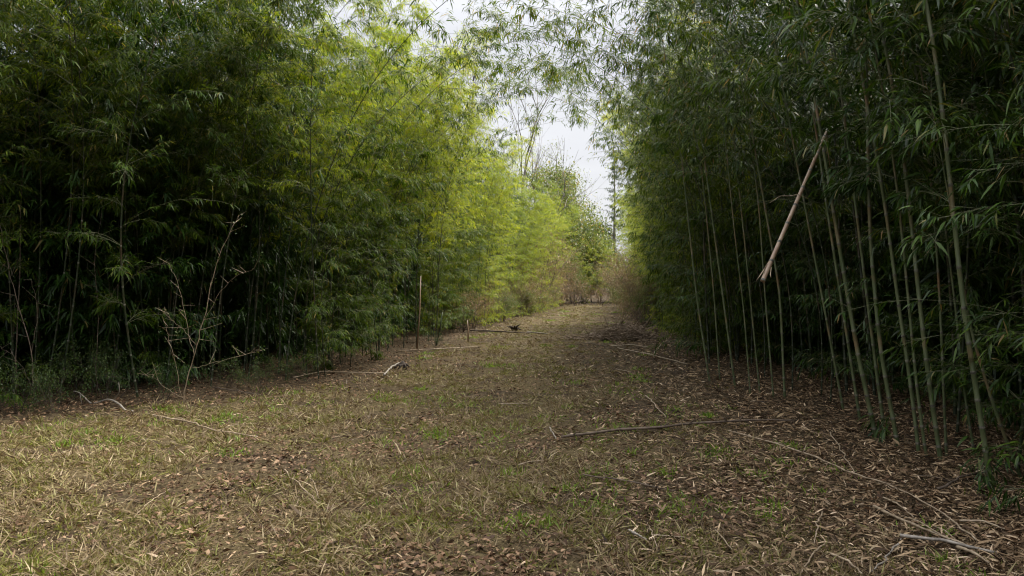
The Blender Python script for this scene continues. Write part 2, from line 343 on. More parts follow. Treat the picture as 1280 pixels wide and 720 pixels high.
# left side: into the grove is the left-hand normal (-ay, ax)
for row, off in enumerate((.35, 1.0, 1.7)):
    for (x, y, ax, ay) in walk(LE, lambda y: (.62 if y < 18 else .8 if y < 30 else 1.2)*(1 if row < 2 else 1.25), 6.3, 58, .16, rng):
        nx, ny = -ay, ax; o_ = off+rng.uniform(-.25, .3); X = x+nx*o_; Y = y+ny*o_
        if x < -7.8: continue
        rz = math.atan2(-ny, -nx)+rng.normal(0, .5)
        far = y > 33
        if y > 24 and row == 2: continue
        if x < -2.95 and y < 11.2:
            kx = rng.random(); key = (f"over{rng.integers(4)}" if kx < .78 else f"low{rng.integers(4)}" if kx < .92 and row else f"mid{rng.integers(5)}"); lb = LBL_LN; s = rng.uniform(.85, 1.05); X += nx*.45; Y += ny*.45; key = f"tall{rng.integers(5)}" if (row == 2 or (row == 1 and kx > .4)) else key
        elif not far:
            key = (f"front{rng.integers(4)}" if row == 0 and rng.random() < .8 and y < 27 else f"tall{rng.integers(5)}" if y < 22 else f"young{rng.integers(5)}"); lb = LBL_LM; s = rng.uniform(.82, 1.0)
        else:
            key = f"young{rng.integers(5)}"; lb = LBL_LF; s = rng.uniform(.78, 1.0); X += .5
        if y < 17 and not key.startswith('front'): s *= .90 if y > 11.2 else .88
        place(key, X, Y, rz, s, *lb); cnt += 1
for row, off in enumerate((.5, 1.2, 1.9)):
    for (x, y, ax, ay) in walk(RE, lambda y: (.75 if y < 13 else .7 if y < 30 else 1.2)*(1 if row < 2 else 1.2), 2.6, 58, .18, rng):
        nx, ny = ay, -ax; o_ = off+rng.uniform(-.2, .35)
        near = y < 13; far = y > 30
        if near and row == 0: continue
        if y > 24 and row == 2: continue
        if near: o_ += .3
        X = x+nx*o_; Y = y+ny*o_; rz = math.atan2(-ny, -nx)+rng.normal(0, .5)
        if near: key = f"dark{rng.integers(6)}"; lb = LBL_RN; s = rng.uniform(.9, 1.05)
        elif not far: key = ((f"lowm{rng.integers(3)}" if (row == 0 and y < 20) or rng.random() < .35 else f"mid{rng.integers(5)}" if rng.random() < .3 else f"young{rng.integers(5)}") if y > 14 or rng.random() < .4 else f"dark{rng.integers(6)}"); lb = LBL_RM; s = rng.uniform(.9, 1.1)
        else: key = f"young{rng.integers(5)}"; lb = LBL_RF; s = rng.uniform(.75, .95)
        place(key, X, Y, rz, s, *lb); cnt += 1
print("bamboos", cnt)

# the rest of both groves, uncountable: one mass each
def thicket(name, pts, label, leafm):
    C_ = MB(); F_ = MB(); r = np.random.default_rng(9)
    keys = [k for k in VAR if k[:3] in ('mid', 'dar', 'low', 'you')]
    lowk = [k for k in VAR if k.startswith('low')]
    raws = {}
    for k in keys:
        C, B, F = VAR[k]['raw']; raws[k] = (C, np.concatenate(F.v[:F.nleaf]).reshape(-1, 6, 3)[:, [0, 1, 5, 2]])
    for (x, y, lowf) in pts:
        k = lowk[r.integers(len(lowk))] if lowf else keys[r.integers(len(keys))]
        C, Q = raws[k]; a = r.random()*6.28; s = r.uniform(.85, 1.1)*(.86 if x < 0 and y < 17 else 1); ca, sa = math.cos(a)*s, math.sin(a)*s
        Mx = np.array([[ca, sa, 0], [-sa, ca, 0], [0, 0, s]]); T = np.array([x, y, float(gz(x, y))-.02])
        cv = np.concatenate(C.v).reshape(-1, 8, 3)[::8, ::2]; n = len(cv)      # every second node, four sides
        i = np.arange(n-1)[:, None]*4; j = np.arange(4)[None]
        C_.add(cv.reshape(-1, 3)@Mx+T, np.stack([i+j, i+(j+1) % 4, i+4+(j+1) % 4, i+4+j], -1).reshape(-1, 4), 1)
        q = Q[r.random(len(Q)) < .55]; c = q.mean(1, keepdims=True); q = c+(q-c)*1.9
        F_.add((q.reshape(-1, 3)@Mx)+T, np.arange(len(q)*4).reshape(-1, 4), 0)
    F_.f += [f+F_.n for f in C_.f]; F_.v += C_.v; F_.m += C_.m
    o = F_.build(name, [leafm, M_culm_shade]); tag(o, label, "bamboo thicket", None, "stuff")
pl = []; pr = []
for _ in range(9000):
    y = 60*rng.random()**1.5-7*(rng.random() < .15); x = rng.uniform(-24, 24)
    ld = float(left_dist(x, y)); rd = float(right_x(y))-x; lim = 12 if y < 30 else 5
    if x < 1 and y > 5 and -lim < ld < -1.7 and (y > 11 or x < -2.9): pl.append((x, y, ld < -4.5))
    if -lim < rd < -2.3 and y > 1.5 and x > 0: pr.append((x, y, rd < -5))
pl = pl[:1100]; pr = pr[:900]
# unseen bamboo added behind and beside the camera to cut frontal sky light
for _ in range(420):
    x, y = rng.uniform(-17, 0), rng.uniform(-15, 5)
    if y < -8 or x < -11: pl.append((x, y, rng.random() < .5))
    x, y = rng.uniform(0, 14), rng.uniform(-15, 1.5)
    if y < -8 or x > 6: pr.append((x, y, rng.random() < .5))
print('thicket', len(pl), len(pr))
thicket("bamboo_thicket", pl, "dense dark mass of bamboo deep inside the left grove, with an unseen screen added behind the camera", M_dark)
thicket("bamboo_thicket", pr, "dense dark mass of bamboo deep inside the right grove, with an unseen screen added behind the camera", M_dark)

# bare stems standing in front of the right grove: (base px,py) ... (px,py) seen points, radius, branch height, label
HERO = [
 ([(1240, 608), (1217, 470), (1204, 387), (1192, 270), (1179, 150)], .029, 2.5, 1, "thickest pale bamboo stem with brown bands, standing frontmost of the right grove"),
 ([(1279, 599), (1258, 552), (1241, 505), (1218, 430)], .017, 1.7, 0, "thin green stem leaning left just beside the thickest pale stem, at the photo's right edge"),
 ([(1219, 570), (1212, 530), (1206, 500), (1196, 400)], .014, 2.2, 0, "thin dark green stem close behind the thickest pale stem"),
 ([(1176, 572), (1160, 470), (1148, 366), (1136, 250)], .026, 2.2, 1, "brown-banded stem kinked near its base, next left of the thickest pale stem"),
 ([(1183, 568), (1179, 480), (1176, 400), (1170, 300)], .016, 2.4, 0, "upright green stem close to the right of the kinked brown stem"),
 ([(1149, 564), (1137, 470), (1125, 395), (1108, 270)], .022, 2.4, 0, "left stem of the closely paired stems, reddish brown low down"),
 ([(1158, 567), (1146, 487), (1136, 380), (1124, 260)], .018, 2.5, 0, "right stem of the closely paired stems, thinner and greener"),
 ([(1123, 555), (1100, 437), (1087, 295), (1083, 100), (1081, 25)], .026, 3.4, 0, "tall straight green stem right of the broken hanging cane, reaching the top of the photo"),
 ([(1105, 532), (1092, 437), (1071, 270), (1052, 120)], .023, 3.0, 0, "green stem half hidden behind the tall straight green one"),
 ([(1096, 547), (1071, 437), (1046, 291), (1029, 183)], .028, 3.3, 0, "thick green stem that the broken hanging cane rests against"),
 ([(1075, 523), (1058, 416), (1035, 270), (1021, 170)], .022, 3.2, 0, "green stem immediately left of the one the broken cane rests against"),
 ([(1055, 514), (1033, 399), (1018, 320), (995, 200)], .020, 3.0, 0, "slim leaning stem at the left end of the cluster below the broken hanging cane"),
 ([(981, 499), (975, 366), (958, 270), (940, 167), (925, 60)], .022, 3.4, 0, "curved green stem standing alone below the lower end of the broken cane"),
 ([(967, 497), (956, 366), (948, 250), (930, 120)], .016, 3.2, 0, "thin green stem just left of the lone curved one"),
 ([(950, 490), (933, 324), (918, 180)], .016, 3.2, 0, "thin dark stem, second left of the lone curved one"),
 ([(938, 492), (930, 390), (918, 290), (905, 160)], .014, 3.0, 0, "thin dark stem, third left of the lone curved one"),
 ([(919, 483), (904, 374), (890, 270), (875, 158)], .021, 3.6, 0, "pale green stem near the middle of the right grove's farther stems"),
 ([(900, 476), (892, 362), (880, 240)], .017, 3.2, 0, "slim stem between two pale green ones, right grove"),
 ([(887, 477), (871, 374), (862, 291), (850, 179)], .021, 3.4, 1, "tan-banded pale stem farthest left of the right grove's clear stems"),
]
for k, (pix, r0, z0, tan, label) in enumerate(HERO):
    rg = np.random.default_rng(300+k); bx, by = gxy(*pix[0]); bz = float(gz(bx, by)); base = np.array([bx, by, bz-.03])
    pts = [base]
    for j, (px, py) in enumerate(pix[1:]): pts.append(at(px, py, by+.02*(j+1)))
    last = pts[-1]; d = norm((pts[-1]-pts[-2])[None])[0]
    # carry on upwards and arch over towards the path
    Hrem = max((3.2 if k == 1 else 7.6)+rg.uniform(-.6, .8)-last[2], 1.5); p = last.copy(); st = Hrem/12
    for s in range(12):
        if d[0] < -.16: d[0] *= .72
        d = d+np.array([-.025-.03*s/6, rg.normal(0, .012), -.012*s/3]); d /= np.linalg.norm(d); p = p+d*st; pts.append(p.copy())
    pts = np.array(pts); s_ = np.concatenate([[0], np.cumsum(np.linalg.norm(np.diff(pts, axis=0), axis=1))])
    q = np.linspace(0, s_[-1], 60); P = np.stack([np.interp(q, s_, pts[:, c]) for c in range(3)], -1)
    Ps = P.copy()
    for _ in range(4): Ps[1:-1] = (Ps[:-2]+2*Ps[1:-1]+Ps[2:])/4
    P = Ps-base
    C, B, F = bamboo_geo(rg, P, r0*(.68 if k == 0 else .78), z0, .8, .85, bias=(-1, 0, 0), leafs=1.05, low=0, sides=10)
    o = empty("bamboo", base); tag(o, label, "bamboo", "clear bamboo stems along the right grove edge")
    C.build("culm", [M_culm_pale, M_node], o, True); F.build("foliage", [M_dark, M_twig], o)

# leafy ones close on the right: their sprays come into the picture from the edge
for k, (x, y, s) in enumerate([(4.05, 4.6, .85), (4.1, 5.5, .9), (3.75, 4.0, .8), (4.6, 6.0, .95), (3.9, 3.5, .8), (4.3, 5.0, 1.0), (4.5, 6.9, .95)]):
    place(f"low{k % 4}", x, y, math.pi+.25*(k-2), s, "leafy bamboo whose near sprays reach in from the right edge of the photo", "leafy bamboos at the right edge of the photo")
# culms arching over the strip
for k, (x, y, a, s) in enumerate([(4.1, 8.8, 3.3, .88), (4.2, 10.2, 3.0, .95), (4.3, 11.6, 3.2, .92), (4.0, 12.6, 2.9, 1.0), (4.4, 14.5, 3.1, 1.0), (-3.5, 11.6, .2, .95), (-3.4, 13.5, -.3, .95), (4.4, 17, 3.2, 1.05),
        (4.3, 9.5, 2.75, .82), (4.5, 13.6, 3.35, .9), (4.6, 15.6, 2.8, 1.1), (4.7, 18.5, 3.0, 1.1), (-3.3, 15.5, .1, 1.0), (-3.3, 17.5, -.1, 1.05), (-3.0, 19.5, .2, 1.0), (-3.6, 10.9, -.5, .9)]):
    side = "right" if x > 0 else "left"
    place(f"arch{k % 4}", x, y, a, s, f"long bamboo from the {side} grove arching over the path against the sky", f"bamboos arching over the path from the {side}")

# ------------------------------------------------------------------ woody growth
def grow(rng, p, d, ln, r, depth, out, split=3, up=.15, spread=.6, shrink=.68, nseg=4, tips=None, wob=.12):
    st = ln/nseg; pr = p.copy(); pts = [pr.copy()]; dirs = []
    for s in range(nseg):
        d = d+rng.normal(0, wob, 3); d[2] += up*.3; d = d/np.linalg.norm(d); pr = pr+d*st; pts.append(pr.copy()); dirs.append(d)
    out.append((np.array(pts), np.linspace(r, r*.62, nseg+1), depth))
    if depth == 0:
        if tips is not None: tips.append((pr, d, ln)); tips.append((pts[len(pts)//2], d, ln))
        return
    for b in range(split):
        i = nseg if b == 0 else rng.integers(max(1, nseg//2), nseg+1)
        v = dirs[i-1]+rng.normal(0, spread, 3)*(.45 if b == 0 else 1.0); v[2] += up; v /= np.linalg.norm(v)
        grow(rng, pts[i], v, ln*shrink*rng.uniform(.8, 1.15), r*.62*(1 if b == 0 else .8), depth-1, out, split, up, spread, shrink, max(2, nseg-1), tips, wob)
def wood_mesh(name, segs, mat, sides=6, parent=None, only=None):
    mb = MB(); A = []; Bb = []; r0 = []; r1 = []
    for pts, rad, dep in segs:
        if only is not None and not only(dep): continue
        if rad[0] > .012: tube(mb, pts, rad, sides if rad[0] > .05 else 5)
        else:
            A.append(pts[:-1]); Bb.append(pts[1:]); r0.append(rad[:-1]); r1.append(rad[1:])
    if A: prisms(mb, np.concatenate(A), np.concatenate(Bb), np.concatenate(r0), np.concatenate(r1))
    return mb.mesh(name, mat, True)
def tipleaves(rng, tips, per, ln, wd, spread, keep=1.0):
    P = np.array([t[0] for t in tips]).repeat(per, 0); P = P+rng.normal(0, spread, P.shape)
    D = rng.normal(0, 1, P.shape); D[:, 2] -= .3; up = np.array([0, 0, 1.])+rng.normal(0, .5, P.shape)
    k = rng.random(len(P)) < keep; mb = MB(); l_ = rng.uniform(.6, 1.3, len(P))*ln
    leaves(mb, P[k], D[k], up[k], l_[k], l_[k]*wd, droop=.15, simple=True); return mb

def bare_tree(loc, H, seed, label, leafy=0.0, group=None, depth=5):
    rg = np.random.default_rng(seed); segs = []; tips = []
    grow(rg, np.zeros(3), np.array([rg.normal(0, .05), rg.normal(0, .05), 1.]), H*.36, H*.010, depth, segs, 3, .22, .5, .70, 5, tips, .09)
    o = empty("bare_tree" if leafy < .5 else "broadleaf_tree", (*loc, float(gz(*loc))-.05)); tag(o, label, "tree", group)
    link("trunk", wood_mesh("trunk", segs, M_bark, 8, only=lambda d: d >= depth-1), o)
    cr_ = link("crown", wood_mesh("crown", segs, M_bark, 5, only=lambda d: d < depth-1), o)
    if leafy > 0: tipleaves(rg, tips, 5 if leafy < .5 else 42, .16 if leafy < .5 else .24, .5, .35 if leafy < .5 else .55, leafy).build("leaves", M_tree, cr_)
bare_tree((2.6, 66), 18, 41, "tall bare grey tree rising beyond the left bamboos, beside the sky gap", .10, "bare trees beyond the path")
bare_tree((-2.5, 52), 20, 43, "tall bare tree behind the yellow-green bamboos, fine twigs above their tops", .05, "bare trees beyond the path")
bare_tree((-9, 40), 18, 44, "bare tree behind the left grove, twigs showing at the photo's top", .12, "bare trees beyond the path")
bare_tree((5.0, 84), 15, 45, "thin leafless tree low in the sky gap, left of its middle", .10, "bare trees beyond the path")
bare_tree((9.0, 88), 13, 46, "small round leafless tree at the foot of the sky gap", 0, "bare trees beyond the path")
bare_tree((12.0, 92), 12.5, 47, "leafless tree at the right foot of the sky gap", .1, "bare trees beyond the path")
bare_tree((5.0, 71), 15.5, 51, "sparsely leaved tree standing in the sky gap, its left side", .45, "bare trees beyond the path")
bare_tree((6.3, 78), 14.5, 52, "slim dark tree with scattered leaves in the sky gap, next to its middle", .5, "bare trees beyond the path")
bare_tree((3.9, 63), 12.5, 53, "leafy topped tree just above the farthest left bamboos", .6, "bare trees beyond the path")
bare_tree((0.2, 48), 17, 49, "fine-twigged bare tree directly above the farthest yellow-green bamboos", .1, "bare trees beyond the path")
bare_tree((-5.5, 46), 19, 50, "bare tree whose twigs show between the left bamboo tops", .1, "bare trees beyond the path")
bare_tree((-14, 32), 17, 48, "bare twiggy tree far behind the left grove", .15, "bare trees beyond the path")
for k, (x, y, h, lab) in enumerate([(3.5, 74, 9.5, "green leafy tree at the path's far end, left of the brown hollow"), (6.8, 80, 9, "dull green tree in the middle at the path's far end"),
        (10.2, 78, 10, "green leafy tree at the path's far end, right of the brown hollow"), (13.8, 74, 11, "leafy tree behind the dry shrubs right of the path's far end"), (0, 70, 10, "leafy tree behind the left bamboos at the path's far end"),
        (17, 84, 12, "leafy tree hidden mostly by the right grove at the far end"), (-6, 80, 12, "leafy tree standing far behind the left grove")]):
    bare_tree((x, y), h, 60+k, lab, 1.0, "leafy trees at the far end of the path", 4)
for k in range(12):
    bare_tree((-3+k*1.9+(k*7 % 3)*.4, 69+(k*5 % 4)*1.6), 5.2+(k*3 % 4)*.7, 90+k, "low leafy tree in the green wall that closes the far end of the path", 1.0, "low trees closing the far end", 4)
# pine with narrow top, right of the gap
def pine(loc, H, seed, label):
    rg = np.random.default_rng(seed); T = MB(); tube(T, [[0, 0, 0], [.1, 0, H*.5], [.15, .05, H]], [H*.012, H*.008, .02], 7)
    o = empty("pine_tree", (*loc, float(gz(*loc))-.05)); tag(o, label, "tree"); T.build("trunk", M_bark, o, True)
    A = []; Bb = []; LP = []; LD = []
    for z in np.arange(H*.4, H, .22):
        for b in range(rg.integers(1, 4)):
            az = rg.random()*6.28; ln = ((H-z)*.15+.25)*rg.uniform(.3, 1.35); d = np.array([math.cos(az), math.sin(az), rg.uniform(0, .4)]); p = np.array([.12, 0, z]); A.append(p); Bb.append(p+d*ln)
            for t in np.linspace(.3, 1, 7):
                for _ in range(5): LP.append(p+d*ln*t); LD.append(rg.normal(0, 1, 3)+d+[0, 0, .3])
    Cn = MB(); prisms(Cn, A, Bb, .02, .008); cr_ = Cn.build("crown", M_bark, o); F = MB(); LP = np.array(LP); leaves(F, LP, np.array(LD), np.array([0, 0, 1.])+rg.normal(0, .4, LP.shape), .28, .05, simple=True); F.build("needles", M_shrub, cr_)
pine((11.0, 74), 16.5, 5, "dark narrow pine standing against the sky beside the right grove")

# shrubs along the far edges: dry tan and green ones
def shrub_meshes(seed, H, leafm, woodm, per, depth=3, ln=.07, wdt=.35, keep=.9, nst=7, spread=.12):
    rg = np.random.default_rng(seed); segs = []; tips = []
    for _ in range(nst):
        a = rg.random()*6.28; grow(rg, np.array([math.cos(a), math.sin(a), 0])*.12*rg.random(), np.array([math.cos(a)*.45, math.sin(a)*.45, 1.]), H*.42, .014*H/2, depth, segs, 3, .1, .5, .68, 3, tips, .15)
    return [("stems", wood_mesh("stems", segs, woodm, 5)), ("foliage", tipleaves(rg, tips, per, ln, wdt, spread, keep).mesh("foliage", leafm))]
DRY = [shrub_meshes(200+i, 1.8+.35*i, M_drytwig, M_stick, 6, ln=.08, wdt=.22) for i in range(3)]
GRN = [shrub_meshes(210+i, 1.8+.3*i, M_tree, M_stick, 12, ln=.08, wdt=.45) for i in range(3)]
LOW = [shrub_meshes(220+i, .9+.2*i, M_shrub, M_darkw, 6, ln=.04, wdt=.45, nst=5, spread=.05) for i in range(3)]
def shrub(name, meshes, x, y, s, rz, label, cat, group):
    o = empty(name, (x, y, float(gz(x, y))-.03), rz, s); tag(o, label, cat, group)
    for nm, me in meshes: link(nm, me, o)
rs = np.random.default_rng(31)
for k in range(16):
    y = 23+k*2.3+rs.uniform(-.5, .5); x = float(left_x(y))+rs.uniform(-.2, .5)
    shrub("dry_shrub", DRY[k % 3], x, y, rs.uniform(.6, 1.0), rs.random()*6, "dry tan twiggy shrub at the foot of the left bamboos, far down the path", "shrub", "dry shrubs on the path's left side")
for k in range(15):
    y = 26+k*2.2+rs.uniform(-.5, .5); x = float(right_x(y))-rs.uniform(-.2, .6)
    shrub("dry_shrub", DRY[(k+1) % 3], x, y, rs.uniform(.6, 1.1), rs.random()*6, "dry tan twiggy shrub at the foot of the right bamboos, far down the path", "shrub", "dry shrubs on the path's right side")
for k in range(12):
    x = rs.uniform(1.5, 12); y = rs.uniform(60, 68)
    d_ = k % 3 == 0
    shrub("dry_shrub" if d_ else "green_shrub", (DRY if d_ else GRN)[k % 3], x, y, rs.uniform(1.2, 1.9), rs.random()*6, "reddish brown shrub closing off the far end of the path" if d_ else "green shrub closing off the far end of the path", "shrub", "brown shrubs at the far end of the path" if d_ else "green shrubs at the far end of the path")
for k in range(9):
    y = 27+k*3.2; sgn = k % 2; x = (float(left_x(y))+.3) if sgn else (float(right_x(y))-.2)
    shrub("green_shrub", GRN[k % 3], x, y, rs.uniform(.6, .95), rs.random()*6, f"green shrub among the dry ones on the {'left' if sgn else 'right'} side of the path", "shrub", f"green shrubs on the path's {'left' if sgn else 'right'} side")
for k in range(12):
    place(f"young{k % 5}", 1.2+k*.95+rs.uniform(-.3, .3), 62+rs.uniform(0, 4), rs.random()*6, rs.uniform(.6, .95), "pale yellow-green bamboo in the wall of growth closing the far end of the path", "bamboos closing the far end of the path")
for k in range(6):
    shrub("dry_shrub", DRY[k % 3], 3.4+(k % 3)*.9+(k//3)*4.6+rs.uniform(-.3, .3), 57.5+rs.uniform(0, 3), rs.uniform(.8, 1.9), rs.random()*6, "tan and brown tangled shrub in front of the green wall at the path's end", "shrub", "tan shrubs in front of the green wall at the path's end")
for k in range(9):
    side = k % 2; y = 38+k*2.2; x = float(right_x(y))+.2 if side else float(left_x(y))-.1
    shrub("dry_shrub", DRY[k % 3], x, y, rs.uniform(1.5, 2.1), rs.random()*6, f"tall tan bare thicket shrub leaning over the {'right' if side else 'left'} side of the far path", "shrub", f"tall tan shrubs on the {'right' if side else 'left'} of the far path")
# small bushes at the foot of the left thicket
lows = [((15, 520), "small-leaved evergreen seedling at the left edge of the photo"), ((60, 522), "low evergreen seedling left of the white crooked branch"), ((130, 505), "leafy seedling just behind the white crooked branch"),
        ((100, 500), "thin leafy seedling rising behind the left end of the white crooked branch"), ((275, 492), "leafy seedling just right of the bare forked sapling"), ((318, 495), "bushy low seedling between the forked sapling and the pale lying branch"),
        ((200, 505), "sparse seedling just left of the bare forked sapling"), ((372, 482), "small seedling behind the left end of the pale lying branch"), ((247, 437), "low plant at the foot of the left grove beside the thin tan stem")]
for k, ((px, py), lab) in enumerate(lows):
    if px == 247: px, py = 545, 437
    x, y = gxy(px, py); shrub("seedling", LOW[k % 3], x, y+.15, [.7, .5, .6, .9, .45, .45, .6, .4, .4][k], k*1.1, lab, "seedling", "low seedlings along the left grove")

# the forked sapling at the left edge
def sapling(pixlists, depth, name, label, matw, leafy=None, lf=.035):
    b = gxy(*pixlists[0][0][0]); base = np.array([b[0], b[1], float(gz(*b))-.02]); o = empty(name, base); tag(o, label, "sapling")
    mb = MB(); rg = np.random.default_rng(17); tips = []
    dd = b[1]
    for j, (pl_, r) in enumerate(pixlists):
        pts = [at(px, py, dd+(.10*math.sin(j*2.1))*(i/len(pl_)))-base for i, (px, py) in enumerate(pl_)]
        pts = np.array(pts); n = 4*len(pts); s_ = np.linspace(0, len(pts)-1, n); P = np.stack([np.interp(s_, np.arange(len(pts)), pts[:, c]) for c in range(3)], -1)
        P[1:-1] += rg.normal(0, .008, P[1:-1].shape); r = r*.38
        tube(mb, P, np.linspace(r, r*.35, n), 6)
        for i in range(n//3, n, 1):
            v = rg.normal(0, 1, 3)*[1, .6, .4]+[0, 0, .3]; v /= np.linalg.norm(v); q = P[i]+v*rg.uniform(.08, .3)
            if rg.random() < .6: prisms(mb, [P[i]], [q], .003, .0012); [tips.append((P[i]+(q-P[i])*t, v, .1)) for t in (.4, .7, 1)]
    mb.build("stem" if len(pixlists) == 1 else "stems", matw, o, True)
    if leafy: tipleaves(rg, tips, 4, lf, .5, .03, leafy).build("foliage", M_shrub, o)
sapling([([(228, 508), (236, 470), (246, 430), (256, 395), (270, 330), (290, 285), (298, 270)], .017), ([(243, 445), (232, 400), (222, 350), (212, 330)], .007), ([(246, 432), (230, 412), (214, 398), (204, 385)], .006),
         ([(228, 508), (222, 470), (212, 425), (203, 395)], .007), ([(240, 460), (262, 455), (300, 445), (335, 435)], .007), ([(256, 400), (275, 365), (295, 345), (318, 335)], .006), ([(232, 500), (212, 488), (192, 472), (180, 468)], .006)],
        9, "sapling", "bare forked sapling with whitish lower stem at the foot of the left thicket", M_pale, .35)
sapling([([(46, 512), (42, 470), (38, 430), (20, 370), (8, 320), (0, 280)], .018), ([(40, 440), (48, 390), (40, 350)], .008), ([(46, 500), (30, 460), (12, 440), (0, 436)], .008), ([(44, 470), (60, 500), (80, 520)], .007)],
        8, "sapling", "crooked brownish sapling near the left edge of the photo", M_stick, .6)
sapling([([(20, 500), (24, 380), (26, 250), (36, 120), (52, 10)], .020)], 8, "sapling", "tall slender sapling going up out of view near the photo's left edge", M_stick, .4)
sapling([([(120, 500), (124, 400), (118, 330), (128, 260)], .010), ([(124, 400), (150, 350), (215, 325)], .007)], 8, "sapling", "thin leafy sapling behind the white crooked branch", M_stick, .9, .03)
# mid-left thin tan stems in front of the grove foot
for k, (p0, p1, lab) in enumerate([((521, 437), (526, 345), "thin tan dead stem standing upright at the left grove foot"), ((585, 427), (584, 400), "short tan dead stem at the left grove foot, farther on"), ((545, 432), (553, 390), "dull green stem just right of the thin tan dead one")]):
    b = gxy(*p0); base = np.array([b[0], b[1], float(gz(*b))-.02]); o = empty("dead_stem", base); tag(o, lab, "stem", "dead stems at the left grove foot")
    mb = MB(); e = at(*p1, b[1])-base; tube(mb, [[0, 0, 0], e*.5+[.02, 0, 0], e], [.022, .018, .012], 7); mb.build("stem", M_culm_tan if k < 2 else M_culm_shade, o, True)
# weathered post far down on the left
b = gxy(674, 384); e0 = at(673, 344, b[1]); mb = MB(); hgt = e0[2]
tube(mb, [[0, 0, 0], [.03, 0, hgt*.5], [-.02, 0, hgt-.12], [.02, 0, hgt]], [.13, .11, .10, .05], 9); o = mb.build("tree_stump", M_bark, None, True); o.location = (b[0], b[1], float(gz(*b))-.05)
tag(o, "grey broken tree stub standing upright left of the far path", "tree stub")

# ------------------------------------------------------------------ broken cane hanging against a culm
D0 = float(gxy(1096, 547)[1])-.12
A_ = at(1030, 172, D0); B_ = at(953, 352, D0-.55); base = B_.copy()
o = empty("broken_cane", base); tag(o, "broken pinkish tan bamboo cane hanging slanted in the right grove with a splintered lower end", "broken cane")
mb = MB(); n = 9; pts = []; rad = []
for i in range(n):
    t = i/(n-1); c = (A_-B_)*t
    d = norm((A_-B_)[None])[0]
    for o_, m_ in ((-.012, 1), (-.004, 1.12), (.004, 1.12), (.012, .97)): pts.append(c+d*(o_+.015)); rad.append((.021-.005*t)*m_)
tube(mb, pts, rad, 10); seg = np.arange(len(pts)-1).repeat(10); mb.m[0] = np.where((seg % 4) < 3, 1, 0); mb.build("culm", [M_culm_tan, M_node], o, True)
mb = MB(); rg = np.random.default_rng(3); d = norm((A_-B_)[None])[0]
for k in range(7):
    off = rg.normal(0, .009, 3); L0 = rg.uniform(.05, .15); st = d*rg.uniform(.02, .5 if k < 3 else .12)+off
    tube(mb, [st+d*L0*.8, st+off*.8, st-d*.07*rg.random()+off*1.4], [.004, .005, .0015], 5)
mb.build("splinters", M_pale, o, True)
mb = MB()
c = at(987, 245, D0-.25)-base
tube(mb, [A_-base, A_-base+[.03, .02, .06], A_-base+[.075, .10, -.02], A_-base+[.11, .12, -.25]], [.014, .012, .009, .003], 6)
tube(mb, [c, c+[.08, 0, .015], c+[.17, -.02, -.03]], [.004, .003, .002], 5); tube(mb, [c, c+[-.09, 0, .0], c+[-.2, -.03, -.07]], [.004, .003, .002], 5)
mb.build("side_twigs", M_pale, o, True)

